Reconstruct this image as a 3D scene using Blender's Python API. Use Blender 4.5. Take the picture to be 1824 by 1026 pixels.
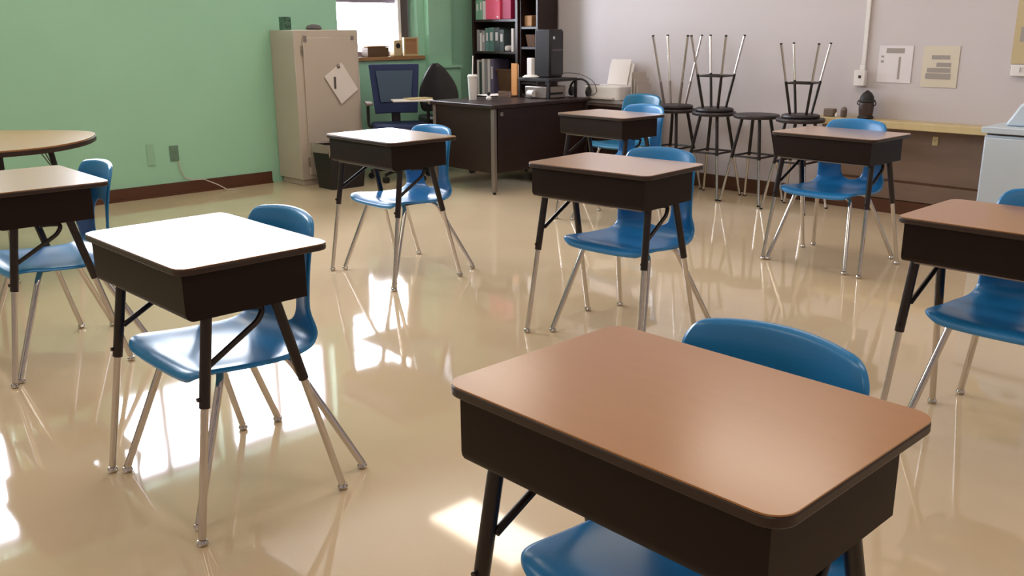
import bpy, bmesh, math, random
from mathutils import Vector, Matrix
random.seed(4)
PI = math.pi
SC = bpy.context.scene
COL = SC.collection
for o in list(bpy.data.objects): bpy.data.objects.remove(o)

# ---------------------------------------------------------------- camera
F, PITCH, ROLL, CH = 1646.73, 0.27394, -0.00672, 1.2879
cp, sp = math.cos(PITCH), math.sin(PITCH)
fw = Vector((0, cp, -sp)); up = Vector((0, sp, cp)); rt = Vector((1, 0, 0))
cr, sr = math.cos(ROLL), math.sin(ROLL)
r2 = cr*rt + sr*up; u2 = -sr*rt + cr*up
cd = bpy.data.cameras.new('camera'); cam = bpy.data.objects.new('camera', cd); COL.objects.link(cam)
m = Matrix((r2, u2, -fw)).transposed().to_4x4(); m.translation = Vector((0, 0, CH)); cam.matrix_world = m
cd.sensor_fit = 'HORIZONTAL'; cd.sensor_width = 36; cd.lens = F/1824*36; cd.clip_start = .05
SC.camera = cam

# ---------------------------------------------------------------- room frame: u runs to the whiteboard wall, v runs away from the green wall
TH = math.radians(-46.7)
def P(u, v, z=0):
    c, s = math.cos(TH), math.sin(TH)
    return Vector((c*v - s*u, s*v + c*u, z))
UW, VW, VR, UF, CEIL = 6.46, -7.3, 2.6, -2.6, 3.0

# ---------------------------------------------------------------- light
W = bpy.data.worlds.new('world'); SC.world = W; W.use_nodes = True
bg = W.node_tree.nodes['Background']; bg.inputs[0].default_value = (.84, .88, 1, 1); bg.inputs[1].default_value = 23.0
SC.view_settings.view_transform = 'Standard'; SC.view_settings.look = 'None'
SC.view_settings.gamma = 1; SC.view_settings.use_curve_mapping = False
SC.view_settings.exposure = 0.46
# windows in the green wall: (u0, u1, z0, z1)
WINS = [(4.76, 5.66, 1.04, 2.42), (3.44, 4.52, 1.62, 2.46), (2.45, 3.32, 1.62, 2.46), (0.6, 1.68, 1.62, 2.62), (2.14, 2.34, 2.0, 2.46)]
for (a0, a1, b0, b1) in WINS:
    L = bpy.data.lights.new('portal', 'AREA'); L.shape = 'RECTANGLE'; L.size = a1-a0; L.size_y = b1-b0
    L.cycles.is_portal = True
    o = bpy.data.objects.new('window_portal', L); COL.objects.link(o)
    o.location = P((a0+a1)/2, VW-.27, (b0+b1)/2)
    d = P(0, 1) ; o.rotation_euler = (-d).to_track_quat('Z', 'Y').to_euler()
LAMPS = [(u, v) for u in (-1.0, 1.9, 4.8) for v in (-5.4, -2.75, 0.2)]
LAMP_COL = (1.0, .91, .80)
for (u, v) in LAMPS:
    L = bpy.data.lights.new('lamp_light', 'AREA'); L.shape = 'RECTANGLE'; L.size = 1.1; L.size_y = .5
    L.energy = 8.5; L.color = LAMP_COL
    o = bpy.data.objects.new('ceiling_lamp_light', L); COL.objects.link(o)
    o.location = P(u, v, CEIL-.06); o.rotation_euler = (0, 0, TH)

# ---------------------------------------------------------------- materials
def lin(c):
    r = []
    for x in c:
        x /= 255.0
        r.append(x/12.92 if x <= .04045 else ((x+.055)/1.055)**2.4)
    return (*r, 1)
def mat(name, rgb, rough=.5, metal=0, noise=None, bump=None, emit=0, coat=0, trans=0, spec=.5, scale=(1, 1, 1)):
    M = bpy.data.materials.new(name); M.use_nodes = True; T = M.node_tree; N = T.nodes; b = N['Principled BSDF']
    b.inputs['Base Color'].default_value = lin(rgb); b.inputs['Roughness'].default_value = rough
    b.inputs['Metallic'].default_value = metal; b.inputs['Specular IOR Level'].default_value = spec
    b.inputs['Coat Weight'].default_value = coat; b.inputs['Coat Roughness'].default_value = .13
    if emit: b.inputs['Emission Color'].default_value = lin(rgb); b.inputs['Emission Strength'].default_value = emit
    if noise or bump:
        tc = N.new('ShaderNodeTexCoord'); mp = N.new('ShaderNodeMapping'); T.links.new(tc.outputs['Object'], mp.inputs[0])
        mp.inputs['Scale'].default_value = scale
    if noise:   # (scale, rgb2, contrast)
        n = N.new('ShaderNodeTexNoise'); n.inputs['Scale'].default_value = noise[0]; n.inputs['Detail'].default_value = 5
        T.links.new(mp.outputs[0], n.inputs['Vector'])
        r = N.new('ShaderNodeValToRGB'); r.color_ramp.elements[0].position = .5-noise[2]; r.color_ramp.elements[1].position = .5+noise[2]
        r.color_ramp.elements[0].color = lin(rgb); r.color_ramp.elements[1].color = lin(noise[1])
        T.links.new(n.outputs['Fac'], r.inputs[0]); T.links.new(r.outputs[0], b.inputs['Base Color'])
    if bump:    # (scale, strength, distance)
        n = N.new('ShaderNodeTexNoise'); n.inputs['Scale'].default_value = bump[0]; n.inputs['Detail'].default_value = 2
        T.links.new(mp.outputs[0], n.inputs['Vector'])
        bp_ = N.new('ShaderNodeBump'); bp_.inputs['Strength'].default_value = bump[1]; bp_.inputs['Distance'].default_value = bump[2]
        T.links.new(n.outputs['Fac'], bp_.inputs['Height']); T.links.new(bp_.outputs[0], b.inputs['Normal'])
    return M
M_floor = mat('floor_vinyl', (206, 184, 152), .05, noise=(1.3, (216, 195, 164), .25), bump=(1.6, .045, .02), spec=.8)
M_green = mat('green_paint', (158, 208, 178), .45, noise=(2, (163, 213, 183), .3), bump=(60, .05, .002))
M_white = mat('pale_wall_paint', (200, 192, 194), .5, noise=(1.5, (206, 198, 200), .3), bump=(60, .05, .002))
M_ceil = mat('ceiling_tile', (225, 220, 210), .8, bump=(40, .2, .003))
M_base = mat('brown_vinyl', (86, 50, 30), .4)
M_top = mat('desk_laminate', (168, 112, 54), .35, noise=(7, (173, 117, 59), .3), scale=(1, 7, 1), spec=.5, coat=.75)
M_top2 = mat('desk_laminate_sheen', (180, 140, 108), .33, noise=(7, (185, 145, 113), .3), scale=(1, 7, 1), spec=.6, coat=1)  # same laminate, with the pale wall's reflection put into its colour
M_band = mat('dark_edge_band', (45, 28, 20), .4)
M_box = mat('dark_brown_steel', (24, 5, 0), .5, spec=.25)
M_leg = mat('dark_brown_tube', (28, 15, 12), .35)
M_chr = mat('chrome', (205, 200, 195), .14, metal=1)
M_blue = mat('blue_plastic', (40, 130, 194), .28, spec=.55, bump=(130, .06, .001))
M_teal = mat('teal_plastic', (14, 104, 142), .3, bump=(130, .06, .001))
M_blk = mat('black_plastic', (26, 22, 24), .45)
M_navy = mat('navy_mesh', (32, 46, 86), .75, bump=(300, .5, .002))
M_navy2 = mat('grey_blue_mesh', (66, 84, 104), .8, bump=(300, .5, .002))
M_cab = mat('beige_steel', (188, 176, 162), .4, noise=(2, (192, 180, 166), .3))
M_paper = mat('paper', (226, 218, 212), .7)
M_wcab = mat('white_laminate', (200, 213, 224), .35)
M_steel = mat('grey_steel', (150, 140, 135), .35, metal=.7)
M_dkw = mat('dark_walnut', (34, 18, 15), .4, noise=(6, (42, 23, 18), .3), scale=(1, 1, 6))
M_dwin = mat('brown_panel', (118, 96, 82), .5, noise=(4, (126, 103, 88), .3), scale=(1, 1, 6))
M_ctr = mat('pale_wood', (196, 174, 128), .4, noise=(5, (206, 186, 140), .3), scale=(6, 1, 1))
M_sill = mat('sill_wood', (150, 112, 72), .4, noise=(5, (164, 124, 82), .3), scale=(6, 1, 1))
M_frame = mat('grey_purple_metal', (150, 138, 158), .4)
M_dframe = mat('dark_grey_metal', (90, 80, 80), .5)
M_plast = mat('white_plastic', (232, 228, 226), .4)
M_beige = mat('beige_plate', (200, 188, 178), .5)
M_gplate = mat('grey_green_plate', (106, 136, 116), .5)
M_seat = mat('black_stool_seat', (44, 36, 40), .45)
M_dgreen = mat('dark_green_plastic', (42, 74, 58), .5, noise=(60, (90, 130, 105), .1))
M_pink = mat('pink_card', (232, 84, 118), .5); M_pink2 = mat('dark_pink_card', (178, 40, 84), .5)
M_mint = mat('mint_card', (120, 168, 140), .5); M_bteal = mat('teal_binder', (92, 128, 124), .45)
M_bgrey = mat('grey_binder', (150, 144, 146), .5); M_bslate = mat('slate_binder', (66, 76, 76), .5)
M_bviol = mat('violet_grey_binder', (104, 96, 124), .5); M_bwht = mat('offwhite_binder', (214, 206, 204), .5)
M_card = mat('cardboard', (164, 118, 78), .7, noise=(8, (172, 128, 88), .3)); M_orange = mat('orange_card', (206, 140, 72), .55)
M_bag = mat('grey_liner', (150, 138, 128), .35, bump=(14, .8, .02))
M_brown = mat('brown_box', (96, 70, 44), .6); M_yel = mat('yellow_poster', (196, 178, 138), .6)
M_ink = mat('grey_print', (160, 152, 146), .7)
M_ink2 = mat('cream_sheet', (214, 204, 186), .7)
M_glow = mat('lamp_diffuser', (255, 236, 205), .5, emit=1.2)
M_wick = mat('brown_wicker', (92, 62, 38), .7, bump=(40, .6, .01))
M_cable = mat('grey_cable', (96, 92, 96), .5)
M_glass = bpy.data.materials.new('window_glass'); M_glass.use_nodes = True
T = M_glass.node_tree; N = T.nodes
for n in list(N): N.remove(n)
out = N.new('ShaderNodeOutputMaterial'); mx = N.new('ShaderNodeMixShader'); tr = N.new('ShaderNodeBsdfTransparent'); gl = N.new('ShaderNodeBsdfGlossy')
fr = N.new('ShaderNodeFresnel'); fr.inputs[0].default_value = 1.3; gl.inputs['Roughness'].default_value = .02
T.links.new(fr.outputs[0], mx.inputs[0]); T.links.new(tr.outputs[0], mx.inputs[1]); T.links.new(gl.outputs[0], mx.inputs[2]); T.links.new(mx.outputs[0], out.inputs[0])

for mm_ in (M_top, M_top2): mm_.node_tree.nodes['Principled BSDF'].inputs['Coat Roughness'].default_value = .2
# ---------------------------------------------------------------- helpers
def obj(name, bm, m, parent=None, smooth=True, bevel=0, kind=None, label=None):
    bmesh.ops.recalc_face_normals(bm, faces=bm.faces)
    me = bpy.data.meshes.new(name); bm.to_mesh(me); bm.free()
    for mm in (m if isinstance(m, (list, tuple)) else [m]): me.materials.append(mm)
    if smooth:
        for p in me.polygons: p.use_smooth = True
        me.set_sharp_from_angle(angle=math.radians(38))
    o = bpy.data.objects.new(name, me); COL.objects.link(o)
    if parent: o.parent = parent
    if bevel:
        b = o.modifiers.new('bevel', 'BEVEL'); b.width = bevel; b.segments = 2; b.limit_method = 'ANGLE'; b.angle_limit = math.radians(50)
    if kind: o['kind'] = kind
    if label: o['label'] = label
    return o
def box(bm, x0, x1, y0, y1, z0, z1, mi=0):
    vs = [bm.verts.new((x, y, z)) for z in (z0, z1) for y in (y0, y1) for x in (x0, x1)]
    for f in ((0, 2, 3, 1), (4, 5, 7, 6), (0, 1, 5, 4), (2, 6, 7, 3), (0, 4, 6, 2), (1, 3, 7, 5)):
        bm.faces.new([vs[i] for i in f]).material_index = mi
    return vs
def BM(*boxes):
    bm = bmesh.new()
    for b in boxes: box(bm, *b)
    return bm
def tube(bm, pts, r, n=10, closed=False):
    pts = [Vector(p) for p in pts]; rs = r if isinstance(r, (list, tuple)) else [r]*len(pts)
    rings = []; prev = None
    for i, p in enumerate(pts):
        if closed: d = (pts[(i+1) % len(pts)]-pts[i-1]).normalized()
        else: d = (pts[min(i+1, len(pts)-1)]-pts[max(i-1, 0)]).normalized()
        if prev is None:
            a = d.orthogonal().normalized()
        else:
            a = (prev - d*prev.dot(d)).normalized()
        prev = a; b = d.cross(a)
        rings.append([bm.verts.new(p + rs[i]*(a*math.cos(2*PI*k/n)+b*math.sin(2*PI*k/n))) for k in range(n)])
    m = len(rings)
    for i in range(m if closed else m-1):
        A, B = rings[i], rings[(i+1) % m]
        for k in range(n): bm.faces.new((A[k], A[(k+1) % n], B[(k+1) % n], B[k]))
    if not closed: bm.faces.new(rings[0][::-1]); bm.faces.new(rings[-1])
    return bm
def arc(pts, rad=.03, seg=5):
    """round the inner corners of a polyline"""
    pts = [Vector(p) for p in pts]; out = [pts[0]]
    for i in range(1, len(pts)-1):
        a = (pts[i-1]-pts[i]); b = (pts[i+1]-pts[i]); t = min(rad, a.length*.45, b.length*.45)
        A = pts[i]+a.normalized()*t; B = pts[i]+b.normalized()*t
        for k in range(seg+1):
            s = k/seg; out.append((1-s)**2*A + 2*s*(1-s)*pts[i] + s*s*B)
    out.append(pts[-1]); return out
def lathe(bm, prof, n=20, c=(0, 0)):
    rings = []
    for r, z in prof: rings.append([bm.verts.new((c[0]+r*math.cos(2*PI*k/n), c[1]+r*math.sin(2*PI*k/n), z)) for k in range(n)])
    for A, B in zip(rings, rings[1:]):
        for k in range(n): bm.faces.new((A[k], A[(k+1) % n], B[(k+1) % n], B[k]))
    bm.faces.new(rings[0][::-1]); bm.faces.new(rings[-1]); return bm
def prism(bm, out, z0, z1):
    a = [bm.verts.new((x, y, z0)) for x, y in out]; b = [bm.verts.new((x, y, z1)) for x, y in out]; n = len(out)
    bm.faces.new(a[::-1]); bm.faces.new(b)
    for i in range(n): bm.faces.new((a[i], a[(i+1) % n], b[(i+1) % n], b[i]))
    return bm
def rrect(x0, x1, y0, y1, r, n=6):
    out = []
    for cx, cy, a0 in ((x1-r, y1-r, 0), (x0+r, y1-r, 90), (x0+r, y0+r, 180), (x1-r, y0+r, 270)):
        for k in range(n+1):
            a = math.radians(a0+90*k/n); out.append((cx+r*math.cos(a), cy+r*math.sin(a)))
    return out
def tag(o, label, cat, group=None):
    o['label'] = label; o['category'] = cat
    if group: o['group'] = group
    return o
def thing(name, label, cat, loc=(0, 0, 0), rot=0, group=None):
    o = bpy.data.objects.new(name, None); COL.objects.link(o); o.empty_display_size = .1
    o.location = loc; o.rotation_euler = (0, 0, rot); return tag(o, label, cat, group)
def at(o, u, v, z=0, rot=0):
    o.location = P(u, v, z); o.rotation_euler = (0, 0, TH+rot); return o
def S(name, bm, m, u=0, v=0, z=0, **k):      # a piece of the setting; its mesh is drawn with x = v, y = u
    return at(obj(name, bm, m, kind='structure', **k), u, v, z)
def copy_tree(o, parent=None):
    c = o.copy(); COL.objects.link(c); c.parent = parent
    for ch in [x for x in KIDS(o)]: copy_tree(ch, c)
    return c
def KIDS(o): return [x for x in COL.objects if x.parent == o]

# ---------------------------------------------------------------- the room
S('floor', BM((VW-.25, VR, UF, UW+.2, -.1, 0)), M_floor)
S('ceiling', BM((VW-.25, VR, UF, UW+.2, CEIL, CEIL+.1)), M_ceil)
# green wall with its four window openings
us = sorted({UF, UW+.2, *[w[0] for w in WINS], *[w[1] for w in WINS]})
bm = bmesh.new()
for a0, a1 in zip(us, us[1:]):
    w = [x for x in WINS if x[0] <= a0+1e-6 and x[1] >= a1-1e-6]
    if w:
        w = w[0]; box(bm, VW-.25, VW, a0, a1, 0, w[2]); box(bm, VW-.25, VW, a0, a1, w[3], CEIL)
    else: box(bm, VW-.25, VW, a0, a1, 0, CEIL)
bmesh.ops.remove_doubles(bm, verts=bm.verts, dist=1e-5)
wall_l = S('wall_left', bm, M_green, smooth=False)
bm = BM((VW, VR, UW, UW+.2, 0, CEIL)); S('wall_back', bm, M_white, smooth=False)
S('wall_right', BM((VR, VR+.1, UF, UW+.2, 0, CEIL)), M_white, smooth=False)
S('wall_front', BM((VW-.25, VR+.1, UF-.1, UF, 0, CEIL)), M_white, smooth=False)
S('baseboard_left', BM((VW, VW+.012, UF, 4.0, 0, .10), (VW, VW+.02, UF, 4.0, 0, .015)), M_base, smooth=False)
S('baseboard_back', BM((VW+.9, -3.46, UW-.012, UW, 0, .11), (VW+.9, -3.46, UW-.02, UW, 0, .015)), M_base, smooth=False)
S('trim_1', BM((VW, VW+.07, 5.74, 6.02, .945, CEIL)), M_green, smooth=False)      # pier right of the window
S('trim_2', BM((VW, VW+.13, 5.76, 6.08, 0, .92), (VW, VW+.15, 5.75, 6.09, .92, .945)), M_green, smooth=False)
for i, (a0, a1, b0, b1) in enumerate(WINS):
    w = bpy.data.objects.new('window_%d' % (i+1), None); COL.objects.link(w); w['kind'] = 'structure'; at(w, a0, VW-.17)
    W_ = a1-a0; t = .045
    bm = BM((-.03, .03, 0, t, b0, b1), (-.03, .03, W_-t, W_, b0, b1), (-.03, .03, t, W_-t, b0, b0+t), (-.03, .03, t, W_-t, b1-t, b1))
    obj('window_frame', bm, M_frame, w, smooth=False)
    zr = 1.525 if i == 0 else (b0+b1)/2
    if i == 0: obj('meeting_rail', BM((-.035, .035, t, W_-t, zr, zr+.05)), M_frame, w, smooth=False)
    else: obj('mullion', BM((-.03, .03, W_/2-.02, W_/2+.02, b0+t, b1-t)), M_frame, w, smooth=False)
    obj('pane', BM((-.003, .003, t, W_-t, b0+t, b1-t)), M_glass, w, smooth=False)
    if i == 0:
        obj('jamb_panel', BM((.031, .075, W_-.13, W_-.045, b0, b1)), M_dframe, w, smooth=False)
        obj('inner_strip', BM((.031, .085, W_-.165, W_-.131, b0, b1)), M_plast, w, smooth=False)
        obj('blind', BM(*[(.0305, .044, t, W_-.17, 2.2+.03*k, 2.2+.03*k+.027) for k in range(6)]), M_beige, w, smooth=False)
S('trim_3', BM((VW-.14, VW+.03, 4.665, 5.72, 1.005, 1.04)), M_sill, bevel=.004)   # window sill board
# wood ledge and brown panel on the far wall
S('trim_4', BM((-3.46, -1.2, UW-.02, UW-.0005, .235, .60)), M_dwin, smooth=False)
S('trim_5', BM((-3.46, -1.2, UW-.035, UW-.0005, .10, .222)), M_dwin, smooth=False)
S('trim_6', BM((-3.46, -1.2, UW-.045, UW-.0005, 0, .095), (-3.46, -1.2, UW-.028, UW-.0005, .223, .234)), M_base, smooth=False)
S('trim_7', BM((-3.48, -1.2, UW-.17, UW-.0005, .605, .655)), M_ctr, bevel=.005)

# ---------------------------------------------------------------- ceiling lights (out of the photograph, they light the room)
for i, (u, v) in enumerate(LAMPS):
    t = thing('ceiling_light', 'fluorescent ceiling panel, %s row from the green wall, %s from the pale wall' % (['nearest', 'middle', 'farthest'][i % 3], ['third', 'second', 'first'][i//3]), 'light', P(u, v, CEIL), TH, 'fluorescent panels in the ceiling')
    obj('frame', BM((-.62, .62, -.32, -.27, -.03, -.001), (-.62, .62, .27, .32, -.03, -.001), (-.62, -.57, -.27, .27, -.03, -.001), (.57, .62, -.27, .27, -.03, -.001)), M_plast, t, smooth=False)
    obj('diffuser', BM((-.569, .569, -.269, .269, -.02, -.002)), M_glow, t, smooth=False)

# ---------------------------------------------------------------- student desk
DW, DD, DH = .61, .428, .731
def make_desk():
    t = thing('student_desk', 'desk', 'desk')
    w, d = DW/2, DD/2
    bm = prism(bmesh.new(), rrect(-w, w, -d, d, .035), DH-.0025, DH); obj('tabletop', bm, M_top, t)
    bm = prism(bmesh.new(), rrect(-w-.001, w+.001, -d-.001, d+.001, .036), DH-.019, DH-.0026); obj('edge_band', bm, M_band, t, bevel=.003)
    # open book box: front, two sides, bottom, rolled rim
    bm = bmesh.new(); x0, x1, y0, y1, z0, z1 = -.283, .283, -.197, .145, DH-.140, DH-.0195
    r = .022; pr = [(y0, z1), (y0, z0+r)] + [(y0+r-r*math.cos(a), z0+r-r*math.sin(a)) for a in [PI/2*k/4 for k in range(1, 5)]] + [(y1, z0)]
    th = .012; ins = [(y0+th, z1), (y0+th, z0+r)] + [(y0+r-(r-th)*math.cos(a), z0+r-(r-th)*math.sin(a)) for a in [PI/2*k/4 for k in range(1, 5)]] + [(y1, z0+th)]
    def strip(X, ring): return [bm.verts.new((X, y, z)) for y, z in ring]
    n = len(pr)
    A = [strip(X, pr) for X in (x0+th, x1-th)]; B = [strip(X, ins) for X in (x0+th, x1-th)]
    for i in range(n-1):
        bm.faces.new((A[0][i], A[0][i+1], A[1][i+1], A[1][i])); bm.faces.new((B[0][i], B[1][i], B[1][i+1], B[0][i+1]))
    for i in (0, n-1): bm.faces.new((A[0][i], A[1][i], B[1][i], B[0][i]))
    for X0, X1 in ((x0, x0+th), (x1-th, x1)):
        L = [strip(X, pr+[(y1, z1)]) for X in (X0, X1)]
        bm.faces.new(L[0]); bm.faces.new(L[1][::-1])
        for i in range(n+1): j = (i+1) % (n+1); bm.faces.new((L[0][i], L[0][j], L[1][j], L[1][i]))
    bmesh.ops.remove_doubles(bm, verts=bm.verts, dist=1e-5); obj('book_box', bm, M_box, t)
    obj('box_lip', BM((-.255, .255, -.166, -.158, z0-.007, z0-.0005)), M_steel, t, smooth=False)
    for sx in (-1, 1):
        for sy in (-1, 1):
            top = Vector((sx*.262, -.135 if sy < 0 else .06, z0)); ft = Vector((sx*.293, -.222 if sy < 0 else .217, .0))
            q = lambda z: top.lerp(ft, (z0-z)/z0)
            bm = tube(bmesh.new(), [q(z0-.0005), q(.36)], .0145, 12); lg = obj('leg', bm, M_leg, t)
            ins_ = obj('leg_insert', tube(bmesh.new(), [q(.3595), q(.018)], .0105, 12), M_chr, lg, label='chrome leg insert')
            c = q(.0125)
            bm = lathe(bmesh.new(), [(.008, 0), (.0135, .003), (.0155, .009), (.0125, .016), (.006, .019)], 12, (c.x, c.y)); obj('glide', bm, M_chr, lg, label='chrome ball glide')
            if sy < 0:
                k = obj('adjustment_screw', tube(bmesh.new(), [q(.385)+Vector((0, -.012, 0)), q(.385)+Vector((0, -.021, 0))], .006, 8), M_leg, lg)
        fl = lambda z: Vector((sx*.262, -.135, z0)).lerp(Vector((sx*.293, -.222, 0)), (z0-z)/z0)
        j = fl(.455)
        pts = arc([j+Vector((-sx*.012, .008, 0)), (sx*.25, .015, z0-.045), (sx*.243, .035, z0-.012), (sx*.235, -.002, z0-.008), (sx*.23, -.04, z0-.009)], .02)
        obj('brace', tube(bmesh.new(), pts, .008, 10), M_leg, t)
    return t

# ---------------------------------------------------------------- blue shell chair
def shell_bm():
    prof = [(-.228, .385), (-.222, .402), (-.205, .414), (-.165, .417), (-.08, .408), (.02, .402), (.10, .404), (.145, .416), (.176, .438),
            (.188, .470), (.194, .52), (.198, .57), (.202, .61), (.207, .66), (.214, .71), (.222, .755), (.228, .785)]
    # resample smoothly
    pts = [Vector((0, y, z)) for y, z in prof]; L = [0]
    for a, b in zip(pts, pts[1:]): L.append(L[-1]+(b-a).length)
    tot = L[-1]
    def cr_(s):
        s = max(0, min(tot, s)); i = max(k for k in range(len(L)-1) if L[k] <= s+1e-9); t = (s-L[i])/(L[i+1]-L[i])
        p0, p1, p2, p3 = pts[max(i-1, 0)], pts[i], pts[i+1], pts[min(i+2, len(pts)-1)]
        return .5*((2*p1)+(p2-p0)*t+(2*p0-5*p1+4*p2-p3)*t*t+(3*p1-p0-3*p2+p3)*t**3)
    s_at = lambda zz: next(L[i] for i in range(len(pts)) if i > 7 and pts[i].z >= zz)
    hs0, hs1 = L[8]+.005, s_at(.57)+.012       # opening between seat and backrest
    def halfw(s):
        pz = cr_(s).z; py = cr_(s).y
        if s < L[9]:
            w = .230 - .03*max(0, (py-.05)/.16)
        else: w = .200 - .016*min(1, (pz-.475)/.3)
        e = .075                               # rounded ends
        if s < e: w -= .07*(1-math.sqrt(max(0, 1-(1-s/e)**2)))
        e2 = .045
        if tot-s < e2: w -= .045*(1-math.sqrt(max(0, 1-(1-(tot-s)/e2)**2)))
        return w
    ss = [0, .004, .012, .024, .04, .06, .08]
    x = .08
    while x < hs0-.03: x += .03; ss.append(x)
    ss = [s for s in ss if s < hs0-.008]
    ss += [hs0+(hs1-hs0)*(.5-.5*math.cos(PI*k/12)) for k in range(13)]
    x = hs1+.025
    while x < tot-.06: ss.append(x); x += .028
    ss += [tot-.055, tot-.04, tot-.026, tot-.014, tot-.005, tot]
    n = 9; bm = bmesh.new(); rows = []
    for s in ss:
        w = halfw(s); h = 0
        if hs0 <= s <= hs1:
            c = 2*(s-hs0)/(hs1-hs0)-1; h = .068*(max(0, 1-abs(c)**3.0))**(1/2.4)
        p = cr_(s); d = (cr_(min(tot, s+.01))-cr_(max(0, s-.01))).normalized(); nrm = Vector((0, -d.z, d.y))  # towards the sitter
        row = []
        for sgn in (-1, 1):
            seq = [h+(w-h)*(k/n)**.8 if False else h+(w-h)*k/n for k in range(n+1)]
            seq[-2] = w-.008; seq[-1] = w
            if sgn < 0: seq = seq[::-1]
            for X in seq:
                q = p.copy(); q.x = sgn*X
                back = min(1, max(0, (s-L[7])/.12))
                q.y -= back*.058*(X/.2)**2*(1-.15*min(1, max(0, (p.z-.6)/.22)))      # the back wraps round the sitter
                q.z += (1-back)*.012*(X/.2)**3
                if p.z > .66: q.z -= .016*(X/.17)**2*min(1, (p.z-.66)/.1)
                e = min(w-X, s*1.0, (tot-s)*1.0); R_ = .020
                if e < R_: q -= nrm*(R_*.85)*(1-math.sqrt(max(0, 1-(1-e/R_)**2)))
                row.append(bm.verts.new(q))
        rows.append((row, h))
    m_ = n+1
    for (A, ha), (B, hb) in zip(rows, rows[1:]):
        for k in range(2*m_-1):
            if k == m_-1: continue
            bm.faces.new((A[k], A[k+1], B[k+1], B[k]))
    bmesh.ops.remove_doubles(bm, verts=bm.verts, dist=.0012)
    return bm
def make_chair():
    t = thing('school_chair', 'chair', 'chair')
    sh = obj('seat_shell', shell_bm(), M_blue, t)
    for p in sh.data.polygons: p.use_smooth = True
    md = sh.modifiers.new('solid', 'SOLIDIFY'); md.thickness = .0065; md.offset = -1
    md = sh.modifiers.new('sub', 'SUBSURF'); md.levels = 1; md.render_levels = 1
    for sx in (-1, 1):
        for sy in (-1, 1):
            if sy < 0: pts = [(sx*.06, -.075, .386), (sx*.165, -.115, .384), (sx*.235, -.25, .016)]
            else: pts = [(sx*.06, .075, .384), (sx*.15, .10, .380), (sx*.247, .27, .016)]
            lg = obj('leg', tube(bmesh.new(), arc(pts, .035), .0112, 12), M_chr, t)
            fx, fy = pts[2][0], pts[2][1]
            obj('glide', lathe(bmesh.new(), [(.008, 0), (.0135, .003), (.0155, .009), (.0125, .016), (.006, .019)], 12, (fx, fy)), M_chr, lg)
    obj('seat_bracket', BM((-.07, .07, -.09, .09, .370, .394)), M_leg, t, bevel=.004)
    return t
desk0 = make_desk(); chair0 = make_chair()
def setlab(o, label, group): o['label'] = label; o['group'] = group
DESKS = [  # x, y, angle, height offset, chair dx, dy, drot, desk label, chair label
 (.253, 1.313, -.814, .012, -.012, .085, 0, 'nearest school desk with brown wood laminate top and dark book box, bottom right', 'blue plastic school chair tucked under the nearest brown topped desk'),
 (-.853, 2.496, -.801, .007, -.025, .062, 0, 'school desk left of the nearest one, bright window glare across its top', 'blue shell chair under the front left desk with window glare on its seat'),
 (-.635, 4.902, -.829, .021, -.03, .095, 0, 'white glaring school desk standing before the trash bin and beige locker', 'blue school chair under the desk in front of the beige locker'),
 (.430, 3.827, -.738, .016, .02, .112, 0, 'middle school desk with pale sheen coloured into its top, directly behind the nearest desk', 'blue school chair under the middle desk behind the nearest desk'),
 (1.802, 5.094, -.829, -.003, -.035, .045, 0, 'school desk at the back right, in front of the brown wall panel', 'blue school chair under the back right desk by the brown wall panel'),
 (1.531, 2.684, -.815, .0, -.01, .10, 0, 'orange brown topped school desk cut off by the right edge', 'blue school chair under the desk cut off by the right edge'),
 (-1.902, 3.610, -.830, .003, .02, .06, 0, 'pale glaring school desk cut off by the left edge', 'blue school chair under the desk cut off by the left edge'),
 (.671, 6.30, -.850, .001, .05, .085, 0, 'farthest school desk, between the dark teacher desk and the stools', 'light blue school chair behind the farthest school desk'),
]
for i, (x, y, a, dh, dx, dy, dr, l1, l2) in enumerate(DESKS):
    d = desk0 if i == 0 else copy_tree(desk0)
    d.location = (x, y, 0); d.rotation_euler = (0, 0, a); d.scale = (1, 1, 1+dh/DH); setlab(d, l1, 'student desks in rows')
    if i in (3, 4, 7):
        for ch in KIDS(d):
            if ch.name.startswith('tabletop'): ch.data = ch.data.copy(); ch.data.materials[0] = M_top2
    c = chair0 if i == 0 else copy_tree(chair0)
    c.location = (x+dx*math.cos(a)-dy*math.sin(a), y+dx*math.sin(a)+dy*math.cos(a), 0); c.rotation_euler = (0, 0, a+dr); setlab(c, l2, 'blue school chairs')
c = copy_tree(chair0); setlab(c, 'teal chair with flat back, between the far desk and the white printer', 'blue school chairs')
at(c, 5.68, -4.71, 0, .02)
for ch in KIDS(c):
    if ch.name.startswith('seat_shell'):
        ch.data = ch.data.copy(); ch.data.materials[0] = M_teal

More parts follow.
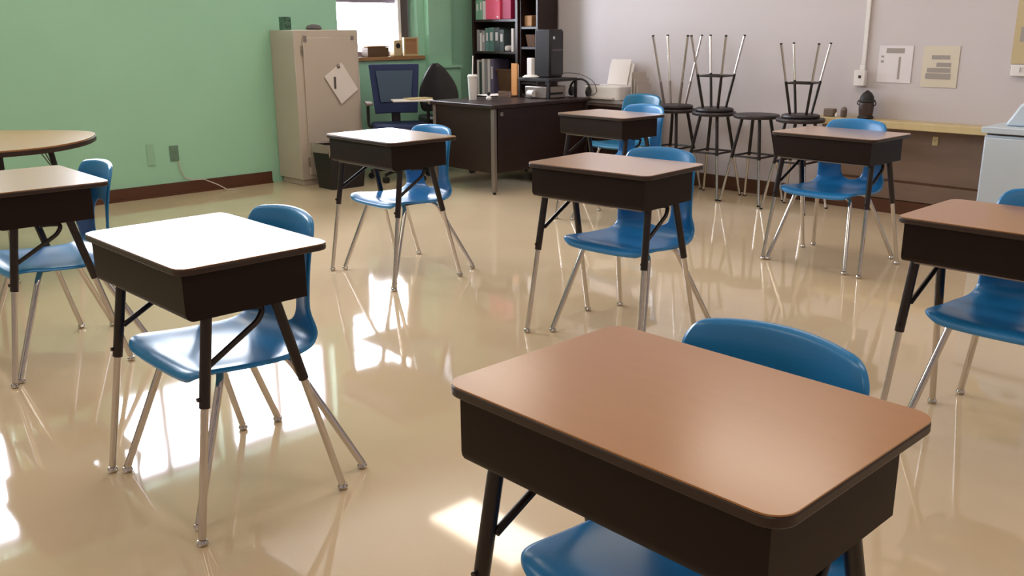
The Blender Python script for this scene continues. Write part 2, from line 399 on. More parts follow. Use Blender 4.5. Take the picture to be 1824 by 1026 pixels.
# ---------------------------------------------------------------- lab stools
SH = .66
def make_stool(ring=True):
    t = thing('lab_stool', 'stool', 'stool')
    obj('seat', lathe(bmesh.new(), [(.15, SH-.032), (.168, SH-.026), (.172, SH-.012), (.166, SH-.002), (.14, SH)], 28), M_seat, t)
    for k in range(4):
        a = PI/4+PI/2*k; r0, r1 = .105, .240
        f = lambda z: Vector(((r0+(r1-r0)*(SH-.032-z)/(SH-.032))*math.cos(a), (r0+(r1-r0)*(SH-.032-z)/(SH-.032))*math.sin(a), z))
        zs = .335 if ring else .42
        lg = obj('leg', tube(bmesh.new(), [f(SH-.033), f(zs)], .0125, 10), M_leg if ring else M_steel, t)
        obj('leg_insert', tube(bmesh.new(), [f(zs-.001), f(.012)], .0105, 10), M_chr, lg)
        obj('leg_tip', tube(bmesh.new(), [f(.0118), f(.0)], .012, 10), M_blk, lg)
    if ring:
        r = .105+.135*(SH-.032-.35)/(SH-.032)
        q = [(r*math.cos(PI/4+PI/2*k), r*math.sin(PI/4+PI/2*k), .35) for k in range(4)]
        q2 = []
        for k in range(4):
            A, B = Vector(q[k]), Vector(q[(k+1) % 4]); q2 += [A.lerp(B, .1), A.lerp(B, .5), A.lerp(B, .9)]
        obj('foot_ring', tube(bmesh.new(), q2, .008, 8, closed=True), M_leg, t)
    return t
st0 = make_stool(True); st1 = make_stool(False)
ST = [(st0, 0, 6.15, -4.60, 'stool upright at the left end of the row, carrying an upturned stool', .0),
      (st0, 0, 6.12, -4.20, 'second upright stool from the left, black seat under an upturned stool', .04),
      (st0, 0, 6.13, -3.83, 'upright stool with a bare seat between the two upturned pairs', .0),
      (st0, 0, 6.08, -3.44, 'upright stool behind the back right desk, carrying an upturned stool', .03),
      (st1, 1, 6.15, -4.60, 'upturned grey legged stool without foot ring, leftmost on the stool row', .25),
      (st0, 1, 6.12, -4.20, 'upturned stool with black legs and foot ring, in the middle of the row', .1),
      (st0, 1, 6.08, -3.44, 'upturned stool with foot ring on the rightmost stool by the wood ledge', .2)]
used = set()
for proto, inv, u, v, lab, rr in ST:
    s = proto if proto.name not in used else copy_tree(proto); used.add(proto.name)
    at(s, u, v, 0, rr); setlab(s, lab, 'black stools along the far wall')
    if inv: q_ = .78 if v > -3.5 else .86; s.scale = (q_,)*3; s.location.z = SH*(1+q_)+.001; s.rotation_euler = (PI, 0, TH+rr)

# ---------------------------------------------------------------- kidney table, far left
def smooth_loop(pts, seg=6):
    out = []; n = len(pts)
    for i in range(n):
        p0, p1, p2, p3 = [Vector(pts[(i+k-1) % n]) for k in range(4)]
        for k in range(seg):
            t = k/seg; out.append(tuple(.5*((2*p1)+(p2-p0)*t+(2*p0-5*p1+4*p2-p3)*t*t+(3*p1-p0-3*p2+p3)*t**3)))
    return out
t = thing('activity_table', 'rounded wood top activity table with dark edge beside the green wall', 'table', P(1.3, -5.8), TH)
OUT = [(1.35, -6.42), (1.62, -6.15), (1.87, -5.89), (1.96, -5.70), (1.92, -5.50), (1.76, -5.25), (1.52, -5.08), (1.24, -5.08), (1.05, -5.26), (.85, -5.5), (.62, -5.75), (.5, -6.05), (.6, -6.4), (.85, -6.6), (1.1, -6.58)]
lo = smooth_loop([(v+5.8, u-1.3) for u, v in OUT])
bm = prism(bmesh.new(), lo, .698, .72); obj('tabletop', bm, M_top, t)
lo2 = [(x*1.006, y*1.006) for x, y in lo]; bm = bmesh.new()
prism(bm, lo2, .688, .712); obj('edge_band', bm, M_band, t)
for (u, v, du, dv) in ((1.70, -5.62, .07, .10), (1.36, -5.30, -.02, .05), (.85, -5.9, -.1, .05), (.95, -6.35, -.08, -.08), (1.45, -6.15, .05, -.08)):
    a, b = Vector((v+5.8, u-1.3, .6875)), Vector((v+dv+5.8, u+du-1.3, .02)); q = a.lerp(b, .5)
    lg = obj('leg', tube(bmesh.new(), [a, q], .016, 10), M_leg, t); obj('leg_insert', tube(bmesh.new(), [a.lerp(b, .501), b], .0125, 10), M_chr, lg)
    obj('glide', lathe(bmesh.new(), [(.01, 0), (.017, .004), (.017, .012), (.008, .02)], 10, (b.x, b.y)), M_chr, lg)
    s = a+Vector((-.12*(1 if a.x > 0 else -1), -.05, 0)); obj('brace', tube(bmesh.new(), arc([s, a.lerp(b, .3)+Vector((-.02, 0, .02)), a+Vector((-.02, -.04, 0))], .04), .0035, 6), M_steel, t)

# ---------------------------------------------------------------- outlet and cord on the green wall
o = thing('wall_outlet', 'grey green outlet plate low on the green wall', 'outlet', P(3.147, VW+.001, .335), TH)
obj('plate', BM((0, .007, -.036, .036, -.062, .062)), M_gplate, o, bevel=.003)
for dz in (-.026, .026): obj('socket', BM((.0075, .0095, -.017, .017, dz-.015, dz+.015)), M_gplate, o, bevel=.002)
o = tag(obj('wall_patch', BM((0, .004, -.03, .03, -.085, .085)), mat('patch_paint', (150, 196, 166), .5), bevel=.001), 'faint painted blank plate left of the outlet on green wall', 'plate'); at(o, 2.955, VW+.001, .34)
bm = tube(bmesh.new(), [P(3.17, VW+.012, .275), P(3.18, VW+.014, .2), P(3.21, VW+.016, .13), P(3.27, VW+.03, .108), P(3.36, VW+.035, .105), P(3.47, VW+.05, .05), P(3.53, VW+.09, .006), P(3.6, VW+.16, .005)], .0045, 6)
tag(obj('extension_cord', bm, M_beige), 'thin pale cord drooping from outlet over the brown baseboard', 'cord')

# ---------------------------------------------------------------- beige locker cabinet
t = thing('storage_cabinet', 'beige steel storage cabinet standing against the green wall beside the window', 'cabinet', P(4.08, VW+.004), TH)
cw, cdp, chh = .63, .38, 1.285
obj('body', BM((0, cdp, 0, cw, .05, chh), (.02, cdp-.02, .02, cw-.02, 0, .05)), M_cab, t, bevel=.006)
for k in (1,):
    dr = obj('door', BM((cdp+.001, cdp+.016, .075, .60, .09, chh-.06)), M_cab, t, bevel=.004)
    for hz in (.2, 1.12): obj('hinge', tube(bmesh.new(), [(cdp+.012, .068, hz-.04), (cdp+.012, .068, hz+.04)], .007, 8), M_steel, dr)
    if k:
        obj('handle', BM((cdp+.017, cdp+.035, .345, .365, .80, .90)), M_dframe, dr, bevel=.003)
        obj('knob', lathe(bmesh.new(), [(.016, 0), (.02, .008), (.012, .02), (.006, .022)], 12), M_steel, dr)
        kb = KIDS(dr)[-1]; kb.rotation_euler = (0, PI/2, 0); kb.location = (cdp+.017, .40, .985)
for (x, y, w, h) in ((.08, 1.19, .03, .05), (.545, 1.20, .028, .035)): obj('label_holder', BM((cdp+.0165, cdp+.021, x, x+w, y, y+h)), M_steel, t, smooth=False)
pp = obj('paper_note', BM((0, .002, -.105, .105, -.14, .14)), M_paper, smooth=False)
bmx = pp.data
for vtx in bmx.vertices:
    vtx.co.x += .012*max(0, -vtx.co.z/.14)*.6
pp.rotation_mode = 'XYZ'; at(pp, 4.50, VW+.004+cdp+.024, .845); pp.rotation_euler = (math.radians(-27), 0, TH)
R_ = Matrix.Rotation(TH, 4, 'Z') @ Matrix.Rotation(math.radians(33), 4, 'X'); pp.rotation_euler = R_.to_euler()
tag(pp, 'tilted white sheet of paper hanging on the beige cabinet door', 'paper')
o = thing('speaker_box', 'small dark green speckled box on top left of the beige cabinet', 'box', P(4.12, -7.1, chh+.001), TH)
obj('case', BM((-.04, .04, -.035, .035, 0, .105)), M_dgreen, o, bevel=.004); obj('grille', BM((.0405, .043, -.028, .028, .01, .095)), M_dgreen, o)
bm = lathe(bmesh.new(), [(.06, 0), (.07, .012), (.055, .035), (.02, .045)], 16); o = obj('round_case', bm, M_dframe); at(o, 4.38, -7.08, chh+.001); tag(o, 'low dark round case on top of the beige cabinet', 'case')

# ---------------------------------------------------------------- waste bin
t = thing('waste_bin', 'black waste bin with grey liner beside the beige cabinet', 'bin', P(4.31, -6.68), TH)
def taper(w0, d0, w1, d1, z0, z1, r=.03):
    bm = bmesh.new(); a = rrect(-w0, w0, -d0, d0, r); b = rrect(-w1, w1, -d1, d1, r)
    A = [bm.verts.new((x, y, z0)) for x, y in a]; B = [bm.verts.new((x, y, z1)) for x, y in b]; C = [bm.verts.new((x*.95, y*.95, z1)) for x, y in b]; D = [bm.verts.new((x*.93, y*.93, z0+.01)) for x, y in a]
    n = len(A); bm.faces.new(A[::-1]); bm.faces.new(D)
    for i in range(n):
        j = (i+1) % n
        bm.faces.new((A[i], A[j], B[j], B[i])); bm.faces.new((B[i], B[j], C[j], C[i])); bm.faces.new((C[i], C[j], D[j], D[i]))
    return bm
obj('body', taper(.12, .16, .15, .19, 0, .37), M_blk, t)
bm = bmesh.new(); n = 48; rr_ = rrect(-.156, .156, -.196, .196, .03, 10); A = []; B = []; C = []
for i, (x, y) in enumerate(rr_):
    wv = .01*math.sin(i*1.7)+.008*math.sin(i*.63)
    A.append(bm.verts.new((x*1.0, y*1.0, .30+wv*2))); B.append(bm.verts.new((x*1.02, y*1.02, .376+wv*.4))); C.append(bm.verts.new((x*.86, y*.86, .36+wv)))
for i in range(len(A)):
    j = (i+1) % len(A); bm.faces.new((A[i], A[j], B[j], B[i])); bm.faces.new((B[i], B[j], C[j], C[i]))
obj('liner', bm, M_bag, t)

# ---------------------------------------------------------------- window sill objects
o = tag(obj('cardboard_tube', lathe(bmesh.new(), [(.026, 0), (.026, .085), (.02, .088)], 14), M_bgrey), 'small grey brown jar at the left end of the window sill', 'jar'); at(o, 4.82, -7.30, 1.041)
t = thing('wooden_crate', 'low brown wooden box on the sill, below the bright pane', 'box', P(5.18, -7.33, 1.041), TH)
obj('crate_box', BM((-.05, .05, -.12, .12, 0, .085)), M_brown, t, bevel=.004); obj('crate_lid', BM((-.055, .055, -.125, .125, .086, .098)), M_card, t, bevel=.003)
t = thing('desk_clock', 'small cream box clock with dark dial on the window sill', 'clock', P(5.41, -7.32, 1.041), TH)
obj('case', BM((-.035, .035, -.045, .045, 0, .145)), M_ctr, t, bevel=.006); d_ = obj('dial', lathe(bmesh.new(), [(.024, 0), (.024, .004)], 16), M_blk, t); d_.rotation_euler = (0, PI/2, 0); d_.location = (.0352, 0, .095)
t = thing('picture_frame', 'brown framed picture leaning upright at the right end of the sill', 'frame', P(5.575, -7.31, 1.041), TH)
obj('frame_border', BM((-.012, .012, -.085, -.07, 0, .17), (-.012, .012, .07, .085, 0, .17), (-.012, .012, -.07, .07, .155, .17), (-.012, .012, -.07, .07, 0, .015)), M_ctr, t, smooth=False)
obj('picture', BM((-.01, .006, -.07, .07, .015, .155)), M_card, t, smooth=False)

# ---------------------------------------------------------------- office chair, navy mesh
def wheelbase(t, zc):
    obj('column', tube(bmesh.new(), [(0, 0, .09), (0, 0, zc)], [.03, .022], 14), M_blk, t)
    for k in range(5):
        a = 2*PI*k/5+.3; e = Vector((.27*math.cos(a), .27*math.sin(a), .07))
        lg = obj('base_arm', tube(bmesh.new(), [(0, 0, .1), e], [.022, .014], 8), M_blk, t)
        bm = bmesh.new(); tube(bm, [e+Vector((math.sin(a)*.022, -math.cos(a)*.022, -.043)), e+Vector((-math.sin(a)*.022, math.cos(a)*.022, -.043))], .026, 12); tube(bm, [e, e+Vector((0, 0, -.03))], .006, 6)
        obj('caster', bm, M_blk, lg)
ang = math.atan2(-4.7*math.cos(TH)*0-1, 0) if False else 0
t = thing('office_chair', 'navy blue mesh office chair with armrests between the cabinet and dark desk', 'chair', P(4.93, -6.66), 0)
d_ = -P(4.93, -6.66); t.rotation_euler = (0, 0, math.atan2(d_.y, d_.x)+PI/2+.12)      # local -y looks to the room
wheelbase(t, .42)
obj('seat', prism(bmesh.new(), rrect(-.235, .235, -.24, .22, .07), .43, .49), M_navy, t, bevel=.015)
def backpanel(w0, w1, z0, z1, y, th=.025, lean=.08, curve=.04):
    bm = bmesh.new(); nx, nz = 10, 8; G = [[], []]
    for s_ in (0, 1):
        for j in range(nz+1):
            z = z0+(z1-z0)*j/nz; w = w0+(w1-w0)*j/nz; r = []
            for i in range(nx+1):
                x = -1+2*i/nx; r.append(bm.verts.new((x*w, y+lean*j/nz-curve*x*x+(th if s_ else 0), z)))
            G[s_].append(r)
    for s_ in (0, 1):
        for j in range(nz):
            for i in range(nx): bm.faces.new((G[s_][j][i], G[s_][j][i+1], G[s_][j+1][i+1], G[s_][j+1][i]))
    for j in range(nz):
        for i in (0, nx): bm.faces.new((G[0][j][i], G[0][j+1][i], G[1][j+1][i], G[1][j][i]))
    for i in range(nx):
        for j in (0, nz): bm.faces.new((G[0][j][i], G[0][j][i+1], G[1][j][i+1], G[1][j][i]))
    return bm
obj('backrest', backpanel(.19, .225, .56, .985, .22), M_navy, t, bevel=.008)
obj('mesh_panel', backpanel(.135, .165, .66, .93, .208+.02, .01, .05, .03), M_navy2, t)
obj('back_support', BM((-.04, .04, .235, .26, .45, .64)), M_blk, t, bevel=.005)
for sx in (-1, 1):
    obj('armrest', tube(bmesh.new(), arc([(sx*.22, .05, .45), (sx*.265, .05, .47), (sx*.265, .05, .65), (sx*.265, -.03, .655)], .03), .013, 8), M_blk, t)
    obj('arm_pad', BM((sx*.265-.03, sx*.265+.03, -.12, .13, .656, .68)), M_steel, t, bevel=.006)
mw = t.location
pp = thing('paper_stack', 'loose pale papers lying across the armrests of the navy office chair', 'papers', t.location+Vector((0, 0, .681)), t.rotation_euler[2])
obj('sheet', BM((-.06, .29, -.12, .08, 0, .012)), M_paper, pp, smooth=False); s2 = obj('sheet', BM((-.1, .12, -.07, .07, .0125, .024)), M_ctr, pp, smooth=False); s2.location = (.16, 0, 0); s2.rotation_euler = (0, 0, .4)

# ---------------------------------------------------------------- teacher's desk
t = thing('teacher_desk', 'dark walnut teacher desk with pale metal corner leg below the bookcase', 'desk', P(4.93, -6.2), TH)
dz = .71; du, dv = 1.12, .78          # x 0..dv (v), y 0..du (u)
bm = prism(bmesh.new(), rrect(-.01, dv+.01, -.02, du, .02), dz-.03, dz); obj('desktop', bm, M_dkw, t, bevel=.004)
obj('end_panel', BM((.03, dv-.05, .01, .03, .17, dz-.031)), M_dkw, t, bevel=.003)
obj('modesty_panel', BM((dv-.03, dv-.01, .05, du-.03, .17, dz-.031)), M_dkw, t, bevel=.003)
dw = obj('drawer_pedestal', BM((.02, dv-.06, .62, du-.04, .14, dz-.031)), M_dkw, t, bevel=.003)
obj('corner_bracket', BM((dv-.01, dv-.003, .07, .10, dz-.09, dz-.06)), M_steel, t, bevel=.002)
for (x, y) in ((.01, .0), (dv-.045, .0), (.01, du-.06), (dv-.045, du-.06)):
    lg = obj('leg', BM((x, x+.035, y, y+.035, .02, dz-.0315)), M_steel, t, bevel=.004); obj('glide', BM((x+.008, x+.027, y+.008, y+.027, 0, .0195)), M_blk, lg)
# things on it
D0 = dz+.001
t = thing('paper_cup', 'white lidded cup standing on the near corner of the dark teacher desk', 'cup', P(5.19, -5.97, D0), TH)
obj('cup_body', lathe(bmesh.new(), [(.031, 0), (.033, .01), (.042, .185)], 20), M_plast, t); obj('lid', lathe(bmesh.new(), [(.045, .1855), (.046, .195), (.04, .2), (.036, .207)], 20), M_plast, t)
obj('straw', tube(bmesh.new(), [(0, 0, .2075), (.005, .004, .36)], .0045, 8), M_plast, t)
t = thing('loose_papers', 'white sheets lying flat between the cup and the orange folder', 'papers', P(5.76, -6.22, D0), TH)
for k, (x, y, r) in enumerate(((0, 0, .1), (-.02, -.07, -.15))):
    s_ = obj('sheet', BM((-.108, .108, -.14, .14, .003*k, .003*k+.0025)), M_paper, t, smooth=False); s_.location = (x, y, 0); s_.rotation_euler = (0, 0, r)
t = thing('small_figurine', 'tiny black and white figurine beside the paper cup', 'ornament', P(5.27, -5.86, D0), TH)
obj('body', lathe(bmesh.new(), [(.02, 0), (.024, .015), (.014, .03), (.006, .034)], 12), M_plast, t); obj('head', lathe(bmesh.new(), [(.006, .0345), (.016, .045), (.014, .058), (.005, .064)], 12), M_blk, t)
t = thing('desk_organizer', 'brown wooden desk organizer holding an upright orange folder', 'organizer', P(5.66, -5.99, D0), TH)
obj('tray', BM((-.10, .06, -.07, .07, 0, .012), (-.10, .06, -.07, -.062, .0125, .05), (-.10, .06, .062, .07, .0125, .05), (-.10, -.092, -.061, .061, .0125, .05)), M_wick, t)
t = thing('orange_folder', 'upright orange folder standing in the brown desk organizer', 'folder', P(5.68, -5.975, D0+.013), TH)
obj('cover', BM((-.035, .035, -.008, .008, 0, .27)), M_orange, t, bevel=.002); obj('pages', BM((-.033, .033, .009, .018, 0, .26)), M_paper, t)
t = thing('desk_riser', 'black monitor riser shelf on the dark desk, stacked with equipment', 'shelf', P(5.79, -5.76, D0), TH)
obj('riser_top', BM((-.15, .22, -.13, .22, .14, .165)), M_blk, t, bevel=.003)
for (x, y) in ((-.15, -.13), (.20, -.13), (-.15, .20), (.20, .20)): obj('leg', BM((x, x+.02, y, y+.02, 0, .1395)), M_blk, t)
t = thing('label_printer', 'small grey box printer tucked under the black riser shelf', 'printer', P(5.76, -5.72, D0), TH)
obj('case', BM((-.11, .15, -.10, .14, 0, .10)), M_steel, t, bevel=.008); obj('roll', tube(bmesh.new(), [(-.05, -.115, .04), (.02, -.115, .04)], .028, 14), M_plast, t); obj('slot', BM((.151, .154, -.08, .1, .03, .05)), M_blk, t)
t = thing('desk_phone_dock', 'white upright device on a round base atop the black riser', 'device', P(5.72, -5.815, D0+.166), TH)
obj('base', lathe(bmesh.new(), [(.07, 0), (.075, .008), (.05, .022), (.03, .026)], 18), M_plast, t); obj('upright', BM((-.03, .03, -.02, .02, .0265, .165)), M_plast, t, bevel=.006)
t = thing('computer_tower', 'black computer tower with silver badge rising above the dark desk', 'computer', P(5.915, -5.79, D0+.166), TH+.1)
obj('case', BM((-.085, .08, -.09, .09, 0, .40)), M_blk, t, bevel=.008); obj('front_panel', BM((.081, .092, -.085, .085, .02, .385)), M_blk, t, bevel=.004)
b_ = obj('badge', lathe(bmesh.new(), [(.014, 0), (.014, .003)], 16), M_chr, t); b_.rotation_euler = (0, PI/2, 0); b_.location = (.0925, -.05, .33)
obj('drive_slot', BM((.0925, .096, -.07, .07, .22, .235)), M_dframe, t)
t = thing('headphones', 'black headphones with looping grey cable on the right end of the dark desk', 'headphones', P(6.02, -5.60, D0), TH+.2)
hb = [(.10+.075*math.cos(a)*1.0, .12*math.sin(a), .10+.09*math.sin(a)*.9) for a in [PI*k/12-.2 for k in range(13)]]
hb = [(.06+.10*math.cos(a), .02, .06+.09*math.sin(a)) for a in [PI*k/12 for k in range(13)]]
obj('headband', tube(bmesh.new(), hb, .009, 8), M_blk, t)
for x in (-.04, .16): e_ = obj('ear_pad', lathe(bmesh.new(), [(.02, 0), (.04, .006), (.042, .022), (.03, .03)], 16), M_blk, t); e_.rotation_euler = (0, PI/2 if x < 0 else -PI/2, 0); e_.location = (x, .02, .045)
obj('cable', tube(bmesh.new(), arc([(-.25, .1, .17), (-.12, .08, .20), (.05, .06, .19), (.18, .06, .13), (.22, .05, .03), (.14, .0, .004)], .08), .0035, 6), M_cable, t)

# low cabinet with the white printer by the wall
t = thing('low_cabinet', 'low brown grey cabinet under the white printer by the far wall', 'cabinet', P(6.12, -5.58), TH)
obj('body', BM((0, .62, 0, .32, .03, .66)), mat('taupe_laminate', (118, 100, 92), .5), t, bevel=.004); obj('cabinet_top', BM((-.01, .63, -.01, .325, .661, .685)), M_bgrey, t, bevel=.003)
for k in (0, 1):
    d_ = obj('door', BM((.01+.305*k, .305+.305*k, -.016, -.001, .05, .64)), M_dkw, t, bevel=.003); obj('handle', BM((.27+.06*k, .28+.06*k, -.03, -.0165, .45, .55)), M_steel, d_)
obj('plinth', BM((.02, .60, .02, .30, 0, .0295)), M_blk, t)
t = thing('white_printer', 'white printer with upright paper tray against the pale wall', 'printer', P(6.26, -5.37, .686), TH)
obj('body', prism(bmesh.new(), rrect(-.20, .20, -.14, .12, .03), 0, .12), M_plast, t, bevel=.01)
obj('output_tray', BM((-.16, .16, -.17, -.1415, .012, .03)), M_bwht, t, bevel=.003)
bm = BM((-.12, .15, 0, .012, 0, .19)); pt = obj('paper_tray', bm, M_plast, t, bevel=.004); pt.location = (0, .08, .1205); pt.rotation_euler = (-.25, 0, 0)
bm = BM((-.10, .12, 0, .004, 0, .22)); ps = obj('paper_sheet', bm, M_paper, t, smooth=False); ps.location = (0, .066, .123); ps.rotation_euler = (-.25, 0, 0)
obj('control_panel', BM((-.18, -.08, -.13, -.06, .121, .127)), M_bgrey, t)
t = thing('grey_file_sorter', 'grey brown sloped file holder right of the white printer', 'holder', P(6.27, -5.06, .686), TH)
bm = bmesh.new(); prism(bm, [(-.04, -.10), (.05, -.10), (.05, .12), (-.04, .12)], 0, .02); obj('base', bm, M_bgrey, t)
for k in range(3): q = obj('divider', BM((-.03+.03*k, -.024+.03*k, -.08, .11, .0205, .24-.05*k)), M_beige, t, smooth=False)

# black high-backed chair behind the desk
t = thing('black_desk_chair', 'black high backed chair behind the left end of the dark desk', 'chair', P(5.50, -6.70), TH+1.25)
wheelbase(t, .44)
obj('seat', prism(bmesh.new(), rrect(-.22, .22, -.2, .22, .07), .45, .52), M_blk, t, bevel=.02)
bm = bmesh.new(); G = []
for j, (z, w) in enumerate(((.54, .18), (.62, .20), (.72, .20), (.80, .175), (.88, .125), (.94, .075), (.98, .03))):
    G.append([[bm.verts.new((x*w, .19+.05*(z-.54)/.4-.05*x*x*(w/.2)+yy, z)) for x in (-1, -.6, -.2, .2, .6, 1)] for yy in (0, .05)])
for A, B in zip(G, G[1:]):
    for s_ in (0, 1):
        for i in range(5): bm.faces.new((A[s_][i], A[s_][i+1], B[s_][i+1], B[s_][i]))
    for i in (0, 5): bm.faces.new((A[0][i], A[1][i], B[1][i], B[0][i]))
for R__ in (G[0], G[-1]):
    for i in range(5): bm.faces.new((R__[0][i], R__[0][i+1], R__[1][i+1], R__[1][i]))
bk = obj('backrest', bm, M_blk, t); sb = bk.modifiers.new('s', 'SUBSURF'); sb.levels = sb.render_levels = 1
obj('back_support', BM((-.03, .03, .22, .245, .46, .70)), M_blk, t, bevel=.004)

# ---------------------------------------------------------------- bookcase
BU = 6.16
t = thing('bookcase', 'tall dark walnut bookcase in the corner behind the teacher desk', 'bookcase', P(BU, -7.08), TH)
bw = .64; SZ = [.05, .335, .66, 1.075, 1.37, 1.68, 1.95]
obj('side_panel', BM((0, .03, 0, .28, 0, 2.0)), M_dkw, t); obj('side_panel', BM((bw-.03, bw, 0, .28, 0, 2.0)), M_dkw, t); obj('back_panel', BM((.031, bw-.031, .265, .28, .05, 1.99)), M_dkw, t)
for z in SZ: obj('shelf', BM((.0305, bw-.0305, .005, .264, z-.022, z)), M_dkw, t)
t = thing('narrow_shelf_unit', 'narrow dark shelf unit against the right side of the tall bookcase', 'shelf', P(BU+.02, -7.08+bw+.005), TH)
nw = .24
obj('side_panel', BM((0, .02, 0, .26, 0, 1.95)), M_dkw, t); obj('side_panel', BM((nw-.02, nw, 0, .26, 0, 1.95)), M_dkw, t); obj('back_panel', BM((.021, nw-.021, .245, .26, .02, 1.94)), M_dkw, t)
for z in (.04, .4, .8, 1.12, 1.30, 1.6, 1.93): obj('shelf', BM((.0205, nw-.0205, .004, .244, z-.02, z)), M_dkw, t)
o = tag(obj('wrapped_parcel', BM((-.05, .05, -.04, .04, 0, .10)), M_card, bevel=.008), 'small tan parcel on the upper narrow shelf', 'parcel'); at(o, BU+.10, -6.36, 1.3005)
o = tag(obj('storage_basket', taper(.055, .07, .07, .085, 0, .11, .02), M_wick), 'small brown basket on the lower narrow shelf right of the bookcase', 'basket'); at(o, BU+.13, -6.32, 1.1205)
# books: (shelf z, v from the left side, width, height, depth, material, label)
BK = [(1.37, .035, .05, .18, M_mint, 'mint green binder at the left of the top visible shelf'), (1.37, .088, .045, .20, M_mint, 'mint green binder second from left on the upper shelf'), (1.37, .136, .045, .17, M_bwht, 'white binder left of the pink box'),
      (1.075, .045, .04, .20, M_bgrey, 'grey book at the left end of the middle shelf'), (1.075, .088, .03, .17, M_bwht, 'thin white book second on the middle shelf'), (1.075, .121, .045, .19, M_bgrey, 'mid grey binder third on the middle shelf'),
      (1.075, .17, .05, .215, M_bteal, 'pale teal binder fourth on the middle shelf'), (1.075, .223, .07, .22, M_bteal, 'wide pale teal binder in the centre of the middle shelf'), (1.075, .297, .07, .22, M_bslate, 'dark slate binder right of the teal binders'),
      (1.075, .37, .06, .20, M_bslate, 'dark slate binder near the right end of the middle shelf'), (1.075, .535, .03, .21, M_bwht, 'white book at the right end of the middle shelf'),
      (.66, .04, .03, .33, M_bwht, 'tall white book leftmost on the lower shelf'), (.66, .074, .035, .31, M_bslate, 'tall dark book second on the lower shelf'), (.66, .112, .035, .34, M_bwht, 'tall white book third on the lower shelf'),
      (.66, .151, .04, .33, M_bgrey, 'tall grey binder fourth on the lower shelf'), (.66, .195, .035, .34, M_bwht, 'tall white binder fifth on the lower shelf'), (.66, .234, .05, .34, M_bviol, 'tall violet grey binder sixth on the lower shelf')]
for z, x, w, h, mm, lab in BK:
    t = thing('binder', lab, 'book', P(BU+.02, -7.08+x, z+.0005), TH, 'binders and books in the dark bookcase')
    obj('cover', BM((0, w, 0, .004, 0, h), (0, .003, .0041, .2, 0, h), (w-.003, w, .0041, .2, 0, h)), mm, t, smooth=False)
    obj('pages', BM((.0032, w-.0032, .0045, .19, .004, h-.008)), M_paper, t, smooth=False)
    if w > .04: obj('spine_label', BM((w*.25, w*.75, -.0015, -.0002, h*.45, h*.8)), M_bwht, t, smooth=False)
t = thing('pink_box', 'bright pink storage box on the top visible bookcase shelf', 'box', P(BU+.01, -7.08+.19, 1.3705), TH)
obj('box_body', BM((0, .20, 0, .2, 0, .19)), M_pink, t, bevel=.003); obj('box_side', BM((.2005, .33, .02, .2, 0, .19)), M_pink2, t, bevel=.003, label='darker pink side'); obj('box_lid', BM((-.004, .334, -.004, .204, .191, .215)), M_pink, t, bevel=.003)
for z in (.015, .17): obj('rivet', BM((.16, .18, -.004, -.0005, z, z+.014)), M_plast, KIDS(t)[0], smooth=False)
o = tag(obj('folded_cloth', BM((0, .07, 0, .12, 0, .055)), M_bwht, bevel=.02), 'small white cloth bundle right on the middle bookcase shelf', 'cloth'); at(o, BU+.02, -7.08+.432, 1.0755)
t = thing('wicker_basket', 'brown wicker basket on the lower bookcase shelf behind the orange folder', 'basket', P(BU+.13, -7.08+.42, .6605), TH)
obj('body', taper(.10, .08, .125, .10, 0, .24, .03), M_wick, t); obj('rim', tube(bmesh.new(), [(x, y, .24) for x, y in rrect(-.125, .125, -.10, .10, .03)], .009, 8, closed=True), M_wick, t)

# ---------------------------------------------------------------- far wall fittings
t = thing('surface_raceway', 'white vertical cable raceway with outlet box on the pale far wall', 'conduit', P(UW-.002, -3.19, 0), TH)
obj('channel', BM((-.012, .018, -.016, 0, 1.02, CEIL-.002)), M_plast, t, bevel=.003); obj('connector', BM((-.018, .02, -.022, 0, .985, 1.019)), M_plast, t, bevel=.003)
ob = obj('outlet_box', BM((-.046, .036, -.045, 0, .875, .984)), M_plast, t, bevel=.006); obj('socket', BM((-.01, .008, -.048, -.0455, .93, .95)), M_blk, ob)
def sheet(name, lab, v0, v1, z0, z1, mm, lines, cat='paper', tilt=0):
    t = thing(name, lab, cat, P(UW-.002, (v0+v1)/2, (z0+z1)/2), TH); w, h = (v1-v0)/2, (z1-z0)/2
    obj('sheet', BM((-w, w, -.003, 0, -h, h)), mm, t, smooth=False)
    for (a, b, c, d) in lines: obj('printed_block', BM((-w+2*w*a, -w+2*w*b, -.0045, -.0032, -h+2*h*c, -h+2*h*d)), M_ink, t, smooth=False)
    return t
sheet('notice_paper', 'white printed notice on the far wall, right beside the cable raceway', -3.085, -2.845, .905, 1.155, mat('cool_sheet', (226, 220, 224), .7), [(.22, .75, .80, .93), (.08, .16, .68, .73), (.08, .16, .54, .6), (.6, .66, .1, .7)])
sheet('notice_paper', 'cream printed notice on the far wall, right of the white notice', -2.775, -2.535, .885, 1.155, M_ink2, [(.25, .75, .68, .78), (.4, .8, .5, .6), (.15, .8, .36, .47), (.12, .82, .2, .34)])
sheet('wall_poster', 'yellow poster at the right edge of the far wall', -2.215, -1.85, 1.05, 1.5, M_yel, [(.1, .5, .3, .5)], 'poster')
o = thing('wall_switch', 'small white switch box below the yellow poster', 'switch', P(UW-.002, -2.15, 1.01), TH); obj('plate', BM((-.05, .05, -.03, 0, -.035, .035)), M_plast, o, bevel=.005); obj('toggle', BM((-.006, .006, -.04, -.0305, -.01, .02)), M_plast, o)
t = thing('dark_lantern', 'dark brown domed lantern on the pale wood ledge', 'lantern', P(6.37, -3.10, .656), TH)
obj('base', lathe(bmesh.new(), [(.052, 0), (.056, .01), (.05, .02)], 20), M_blk, t)
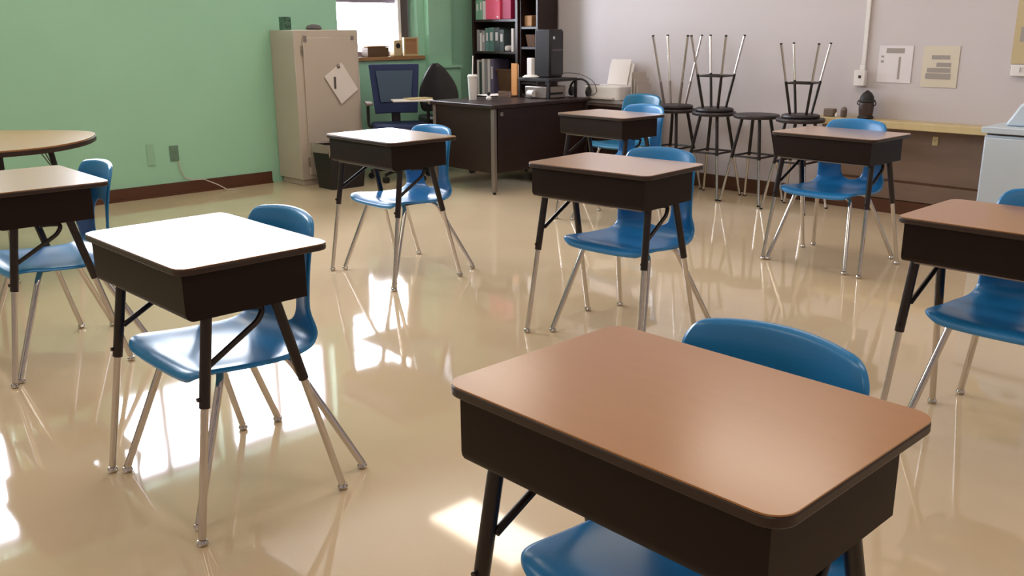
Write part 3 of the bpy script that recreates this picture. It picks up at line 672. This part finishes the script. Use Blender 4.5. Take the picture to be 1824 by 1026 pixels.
obj('body', lathe(bmesh.new(), [(.046, .0205), (.05, .05), (.052, .10), (.048, .115)], 20), mat('dark_bronze', (64, 48, 46), .4), t)
obj('rim', lathe(bmesh.new(), [(.056, .1155), (.06, .122), (.056, .13)], 20), M_blk, t)
obj('dome', lathe(bmesh.new(), [(.05, .1305), (.045, .155), (.03, .178), (.014, .188), (.008, .196)], 20), M_blk, t)
for s_ in (-1, 1): obj('ear', tube(bmesh.new(), [(s_*.053, 0, .09), (s_*.068, 0, .10), (s_*.066, 0, .115), (s_*.058, 0, .12)], .004, 6), M_blk, t)
o = tag(obj('small_tin', BM((-.038, .038, -.03, .03, 0, .055)), mat('taupe_tin', (118, 100, 88), .5), bevel=.006), 'small squat brown tin at the left end of the wood ledge', 'tin'); at(o, 6.37, -3.37, .656)
t = thing('small_cup', 'small dark cup between the brown tin and lantern', 'cup', P(6.37, -3.265, .656), TH); obj('body', lathe(bmesh.new(), [(.018, 0), (.022, .01), (.023, .05)], 16), mat('taupe_cup', (104, 88, 84), .5), t); obj('lid', lathe(bmesh.new(), [(.023, .0505), (.018, .066), (.008, .072)], 16), mat('taupe_lid', (128, 114, 110), .5), t)
o = tag(obj('white_figurine', lathe(bmesh.new(), [(.011, 0), (.012, .012), (.007, .026), (.003, .03)], 12), M_plast), 'tiny white figurine beside the brown tin', 'ornament'); at(o, 6.36, -3.315, .656)
o = thing('panel_hook', 'small pale hook plate on the brown panel under the ledge', 'hook', P(UW-.0205, -2.62, .53), TH); obj('plate', BM((-.02, .02, -.008, 0, -.03, .03)), M_ctr, o, bevel=.003); obj('peg', tube(bmesh.new(), [(0, -.008, 0), (0, -.02, .004)], .004, 6), M_steel, o)

# ---------------------------------------------------------------- white cabinet on the right
t = thing('white_cabinet', 'white low cabinet standing at the right edge before the far wall', 'cabinet', P(5.58, -2.0), TH)
obj('body', BM((0, .9, 0, .6, .03, .688)), M_wcab, t, bevel=.004); obj('cabinet_top', BM((-.015, .915, -.02, .61, .70, .735)), M_wcab, t, bevel=.004)
obj('shadow_gap', BM((.01, .89, .01, .59, .6885, .6995)), M_dframe, t)
for k in (0, 1):
    d_ = obj('door', BM((.012+.44*k, .445+.44*k, -.018, -.001, .05, .675)), M_wcab, t, bevel=.003); obj('handle', BM((.41+.05*k, .42+.05*k, -.03, -.0185, .4, .52)), M_steel, d_)
obj('plinth', BM((.02, .88, .03, .58, 0, .0295)), M_dframe, t)
t = thing('white_storage_bin', 'pale white rounded storage bin on top of the white cabinet', 'bin', P(5.86, -1.74, .736), TH)
bm = bmesh.new(); pr = [(-.20, 0), (-.17, .05), (-.13, .12), (-.07, .16), (.1, .175), (.25, .17), (.28, .0)]
A = [bm.verts.new((x, -.18, z)) for x, z in pr]; B = [bm.verts.new((x, .18, z)) for x, z in pr]
bm.faces.new(A); bm.faces.new(B[::-1])
for i in range(len(pr)): j = (i+1) % len(pr); bm.faces.new((A[i], B[i], B[j], A[j]))
obj('body', bm, M_wcab, t, bevel=.015); obj('latch', BM((0, .06, -.19, -.1805, .10, .13)), M_bgrey, t, bevel=.003)
